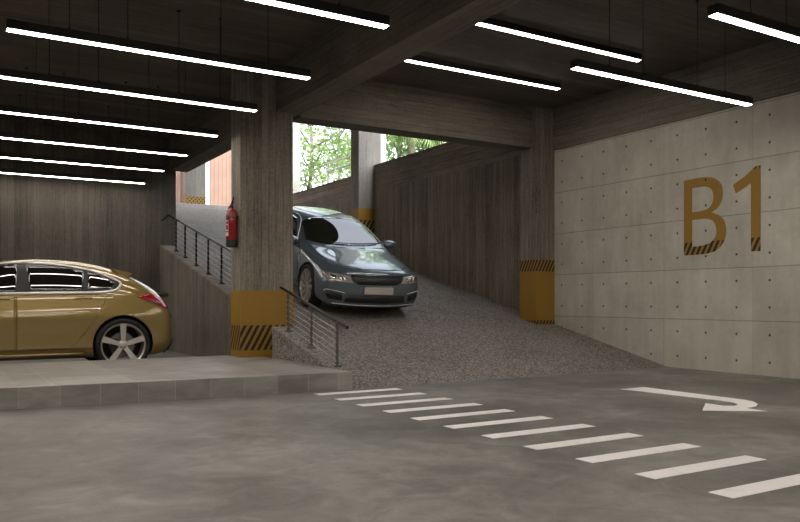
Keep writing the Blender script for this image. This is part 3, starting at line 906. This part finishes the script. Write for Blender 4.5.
for s, ax in ((1, '+y'), (-1, '-y')):
    hl = bs.patch('headlamp', [(s * .49, .68), (s * .70, .70), (s * .845, .70), (s * .868, .64), (s * .80, .60), (s * .60, .585), (s * .44, .575)], '+x', M_clear, blue, .010, .025)
    bs.patch('lamp_reflector', [(s * .56, .655), (s * .66, .665), (s * .66, .61), (s * .56, .60)], '+x', M_chrome, hl, .016, .02)
    bs.patch('lamp_reflector', [(s * .70, .67), (s * .79, .675), (s * .79, .625), (s * .70, .615)], '+x', M_chrome, hl, .016, .02)
    fg = bs.patch('fog_intake', [(s * .60, .40), (s * .82, .43), (s * .845, .38), (s * .80, .315), (s * .60, .30)], '+x', M_grille, blue, .008)
    bs.line('intake_trim', [(s * .57, .425), (s * .70, .445), (s * .84, .455), (s * .862, .42)], '+x', M_trim, fg, .006, .012)
    bs.patch('window', [(-.76, .925), (-1.60, .94), (-1.64, 1.305), (-1.40, 1.28), (-1.18, 1.20), (-.95, 1.06)], ax, M_glass, blue, .006)
    bs.patch('window', [(-1.72, .94), (-2.62, .945), (-2.95, 1.06), (-2.80, 1.18), (-2.4, 1.28), (-1.75, 1.31)], ax, M_glass, blue, .006)
    bs.line('window_trim', [(-.70, .91), (-1.6, .923), (-2.65, .928), (-3.05, 1.05), (-2.85, 1.20), (-2.4, 1.305), (-1.7, 1.335), (-1.40, 1.305), (-1.14, 1.21), (-.88, 1.05), (-.72, .925)], ax, M_trim, blue, .009, .004)
    d = bs.patch('door', [(-.45, .32), (-.42, .60), (-.50, .89), (-1.64, .91), (-1.66, .32)], ax, M_blue, blue, .005, step=.025)
    bs.line('door_handle', [(-1.36, .83), (-1.42, .84), (-1.52, .84), (-1.56, .835)], ax, M_blue, d, .012, .02)
    d = bs.patch('door', [(-1.68, .32), (-1.68, .91), (-2.62, .915), (-2.50, .75), (-2.32, .45), (-2.25, .32)], ax, M_blue, blue, .005, step=.025)
    bs.line('door_handle', [(-2.30, .84), (-2.36, .85), (-2.46, .85), (-2.50, .845)], ax, M_blue, d, .012, .02)
    for xx in (0, -2.78): make_wheel(blue, xx, s * .915, BR, BR, .278, 10, s)
    bm = lathe(bmesh.new(), [(.01, -.13), (.06, -.115), (.085, -.03), (.083, .05), (.06, .11), (.01, .13)], 24, 'y')
    mr = obj('wing_mirror', bm, M_blue, blue, (-.74, s * .975, .975), smooth=True)
    bmesh_a = tube(bmesh.new(), [(0.01, -s * .05, -.03), (.0, -s * .17, -.06)], .025, 8)
    obj('mirror_arm', bmesh_a, M_black, mr)
    tl = bs.patch('tail_lamp', [(-3.55, .90), (-3.78, .88), (-3.80, .76), (-3.55, .80)], ax, M_redlens, blue, .008)
for k, (y0, y1) in enumerate(((.62, .04), (.02, -.5))):
    P = [bs.hit((-.47 - .10 * (y / .7) ** 2 * 1.2 - .03, y), '+z', .02) for y in (y0, (y0 + y1) / 2, y1)]
    obj('wiper', tube(bmesh.new(), P, .008, 6), M_black, blue)

# ------------------------------------------------------------------ trees outside
def leaf_mat(name, a, b):
    m = NT(name)
    oi = m.n('ShaderNodeTexWhiteNoise', noise_dimensions='3D')
    fl = m.n('ShaderNodeVectorMath', operation='FLOOR')
    sc = m.n('ShaderNodeVectorMath', operation='SCALE'); m.l(m.pos, sc.inputs[0]); sc.inputs['Scale'].default_value = 4
    m.l(sc.outputs[0], fl.inputs[0]); m.l(fl.outputs[0], oi.inputs['Vector'])
    c = m.mix(oi.outputs['Value'], a, b)
    m.color(c); m.rough(.5)
    tr = m.n('ShaderNodeBsdfTranslucent'); m.l(c, tr.inputs[0])
    mx = m.n('ShaderNodeMixShader'); mx.inputs[0].default_value = .5
    m.l(m.b.outputs[0], mx.inputs[1]); m.l(tr.outputs[0], mx.inputs[2])
    m.l(mx.outputs[0], m.t.nodes['Material Output'].inputs[0])
    return m.m
M_leaf = leaf_mat('fresh_leaves', (.22, .36, .10), (.50, .62, .33))
M_leafd = leaf_mat('deep_leaves', (.10, .20, .05), (.26, .40, .14))
M_bark = NT('grey_brown_bark'); M_bark.color(M_bark.ramp(M_bark.noise(M_bark.pos, 9, 5), (.3, (.20, .17, .14)), (.7, (.42, .37, .32)))); M_bark.rough(.9); M_bark = M_bark.m
def tree(x, y, h, spread, n, leaf, mat, label, seed):
    R = random.Random(seed)
    t = empty('tree', label, 'tree', (x, y, 4.28), group='trees outside the opening')
    bm = bmesh.new()
    base = [(0, 0, 0)]
    for k in range(1, 7):
        base.append((base[-1][0] + R.uniform(-.15, .15), base[-1][1] + R.uniform(-.15, .15), h * .9 * k / 6))
    tube(bm, base, [.11 - .014 * k for k in range(7)], 8)
    tips = []
    for k in range(14):
        i = R.randint(1, 5)
        p = Vector(base[i]); a = R.uniform(0, 2 * PI); L = spread * R.uniform(.5, 1)
        q = p + Vector((math.cos(a) * L, math.sin(a) * L, L * R.uniform(.3, 1.0)))
        mid = (p + q) / 2 + Vector((0, 0, -.1 * L))
        tube(bm, [p, mid, q], [.045, .03, .012], 6)
        tips += [q, mid, (mid + q) / 2]
    obj('trunk', bm, M_bark, t, smooth='all')
    bm = bmesh.new()
    clus = [tp + Vector((R.gauss(0, .35), R.gauss(0, .35), R.gauss(0, .3))) for tp in tips for _ in range(3)]
    for k in range(n):
        c = R.choice(clus) + Vector((R.gauss(0, .3), R.gauss(0, .3), R.gauss(0, .25)))
        s = leaf * R.uniform(.6, 1.3)
        d = Vector((R.gauss(0, 1), R.gauss(0, 1), R.gauss(-.3, .6))).normalized()
        u = d.cross(Vector((R.gauss(0, 1), R.gauss(0, 1), R.gauss(0, 1)))).normalized() * s * .28
        nn = d.cross(u).normalized() * s * .08
        v = [bm.verts.new(p) for p in (c, c + d * s * .45 + u + nn, c + d * s, c + d * s * .45 - u + nn)]
        bm.faces.new((v[0], v[1], v[2])); bm.faces.new((v[0], v[2], v[3]))
    me = bpy.data.meshes.new('foliage'); bm.to_mesh(me); bm.free()
    link('foliage', me, mat, t)
    return t
tree(12.6, 27.6, 6.0, 1.9, 1500, .22, M_leaf, 'leafy fresh green tree nearest the left white facade post', 1)
tree(14.6, 27.2, 7.5, 2.4, 2300, .24, M_leaf, 'broad bright green tree filling the right of the left opening', 2)
tree(13.6, 22.4, 5.5, 2.0, 1800, .24, M_leaf, 'bright green tree just left of the far concrete column', 3)
tree(18.5, 37.0, 9.0, 3.0, 2600, .26, M_leaf, 'pale green tree standing farthest back in the left opening', 4)
tree(14.5, 20.5, 6.5, 2.4, 4200, .26, M_leafd, 'deep green tree behind the fan palm in the right opening', 5)
tree(16.5, 19.0, 7.5, 2.6, 4200, .26, M_leaf, 'bright green tree at the right end of the right opening', 6)
# palm with long drooping fronds
pt = empty('palm', 'palm with long drooping green fronds showing over the ramp wall', 'palm', (12.2, 19.6, 4.28))
obj('trunk', tube(bmesh.new(), [(0, 0, 0), (.03, 0, .9), (0, .04, 1.7)], [.16, .13, .12], 10), M_bark, pt, smooth='all')
bm = bmesh.new()
R = random.Random(4)
for k in range(22):
    a = k * 2.399; el = R.uniform(.1, 1.2); Lf = R.uniform(1.1, 1.5)
    pts = []
    for j in range(9):
        t = j / 8
        r = Lf * t * math.cos(el * (1 - t * .3)); z = 1.7 + Lf * (t * math.sin(el) - .75 * t * t)
        pts.append(Vector((r * math.cos(a), r * math.sin(a), z)))
    side = Vector((-math.sin(a), math.cos(a), 0))
    for j in range(1, 9):
        for q in (0, .5):
            p = pts[j - 1].lerp(pts[j], q)
            for sg in (-1, 1):
                w = .42 * math.sin(PI * min(1, (j + q) / 9 * .9 + .1))
                tip = p + side * sg * w + (pts[j] - pts[j - 1]) * 1.6 + Vector((0, 0, -.18))
                dd = (pts[j] - pts[j - 1]) * .35
                bm.faces.new([bm.verts.new(v) for v in (p - dd * .5, p + dd * .5, tip)])
me = bpy.data.meshes.new('fronds'); bm.to_mesh(me); bm.free()
link('fronds', me, M_leaf, pt)
# pale garden rails outside
fr = empty('garden_fence', 'pale horizontal garden rails seen between the trees', 'fence', (12.2, 20.0, 4.28))
for z in (1.42, 1.70):
    obj('rail', boxbm(-.03, .03, 2.0, 5.4, z - .025, z + .025), M_whitepaint, fr)
for y in (2.2, 5.35):
    obj('post', boxbm(-.035, .035, y - .035, y + .035, 0, 1.74), M_whitepaint, fr)

# ------------------------------------------------------------------ daylight, camera, view
w = bpy.data.worlds.new('World'); C.world = w; w.use_nodes = True
nt = w.node_tree
sky = nt.nodes.new('ShaderNodeTexSky')
sky.sky_type = 'NISHITA'; sky.sun_disc = False
sky.sun_elevation = math.radians(58); sky.sun_rotation = math.radians(180); sky.dust_density = 3; sky.air_density = 1.0
hsv = nt.nodes.new('ShaderNodeHueSaturation'); hsv.inputs['Saturation'].default_value = .35
nt.links.new(sky.outputs[0], hsv.inputs['Color'])
nt.links.new(hsv.outputs[0], nt.nodes['Background'].inputs[0])
nt.nodes['Background'].inputs[1].default_value = .78
sd = bpy.data.lights.new('sun', 'SUN'); sd.energy = 4; sd.angle = math.radians(2); sd.color = (1, .95, .87)
so = bpy.data.objects.new('sun', sd); COL.objects.link(so)
so.rotation_euler = Vector((.10, .66, -.74)).to_track_quat('-Z', 'Y').to_euler()
so.location = (20, -10, 30)

cd = bpy.data.cameras.new('camera'); co = bpy.data.objects.new('camera', cd); COL.objects.link(co)
co.location = (0, 0, 1)
co.rotation_euler = (PI / 2, 0, -math.atan2(.5159, .8566))
cd.sensor_width = 36; cd.lens = 36 * 767 / 800
cd.shift_y = 39 / 800
cd.clip_start = .02
C.camera = co
vs = C.view_settings
C.display_settings.display_device = 'sRGB'
vs.view_transform = 'Standard'; vs.look = 'None'; vs.gamma = 1; vs.use_curve_mapping = False
vs.exposure = 0.1
C.cycles.max_bounces = 8; C.cycles.diffuse_bounces = 5; C.cycles.use_denoising = True
C.cycles.sample_clamp_indirect = 6
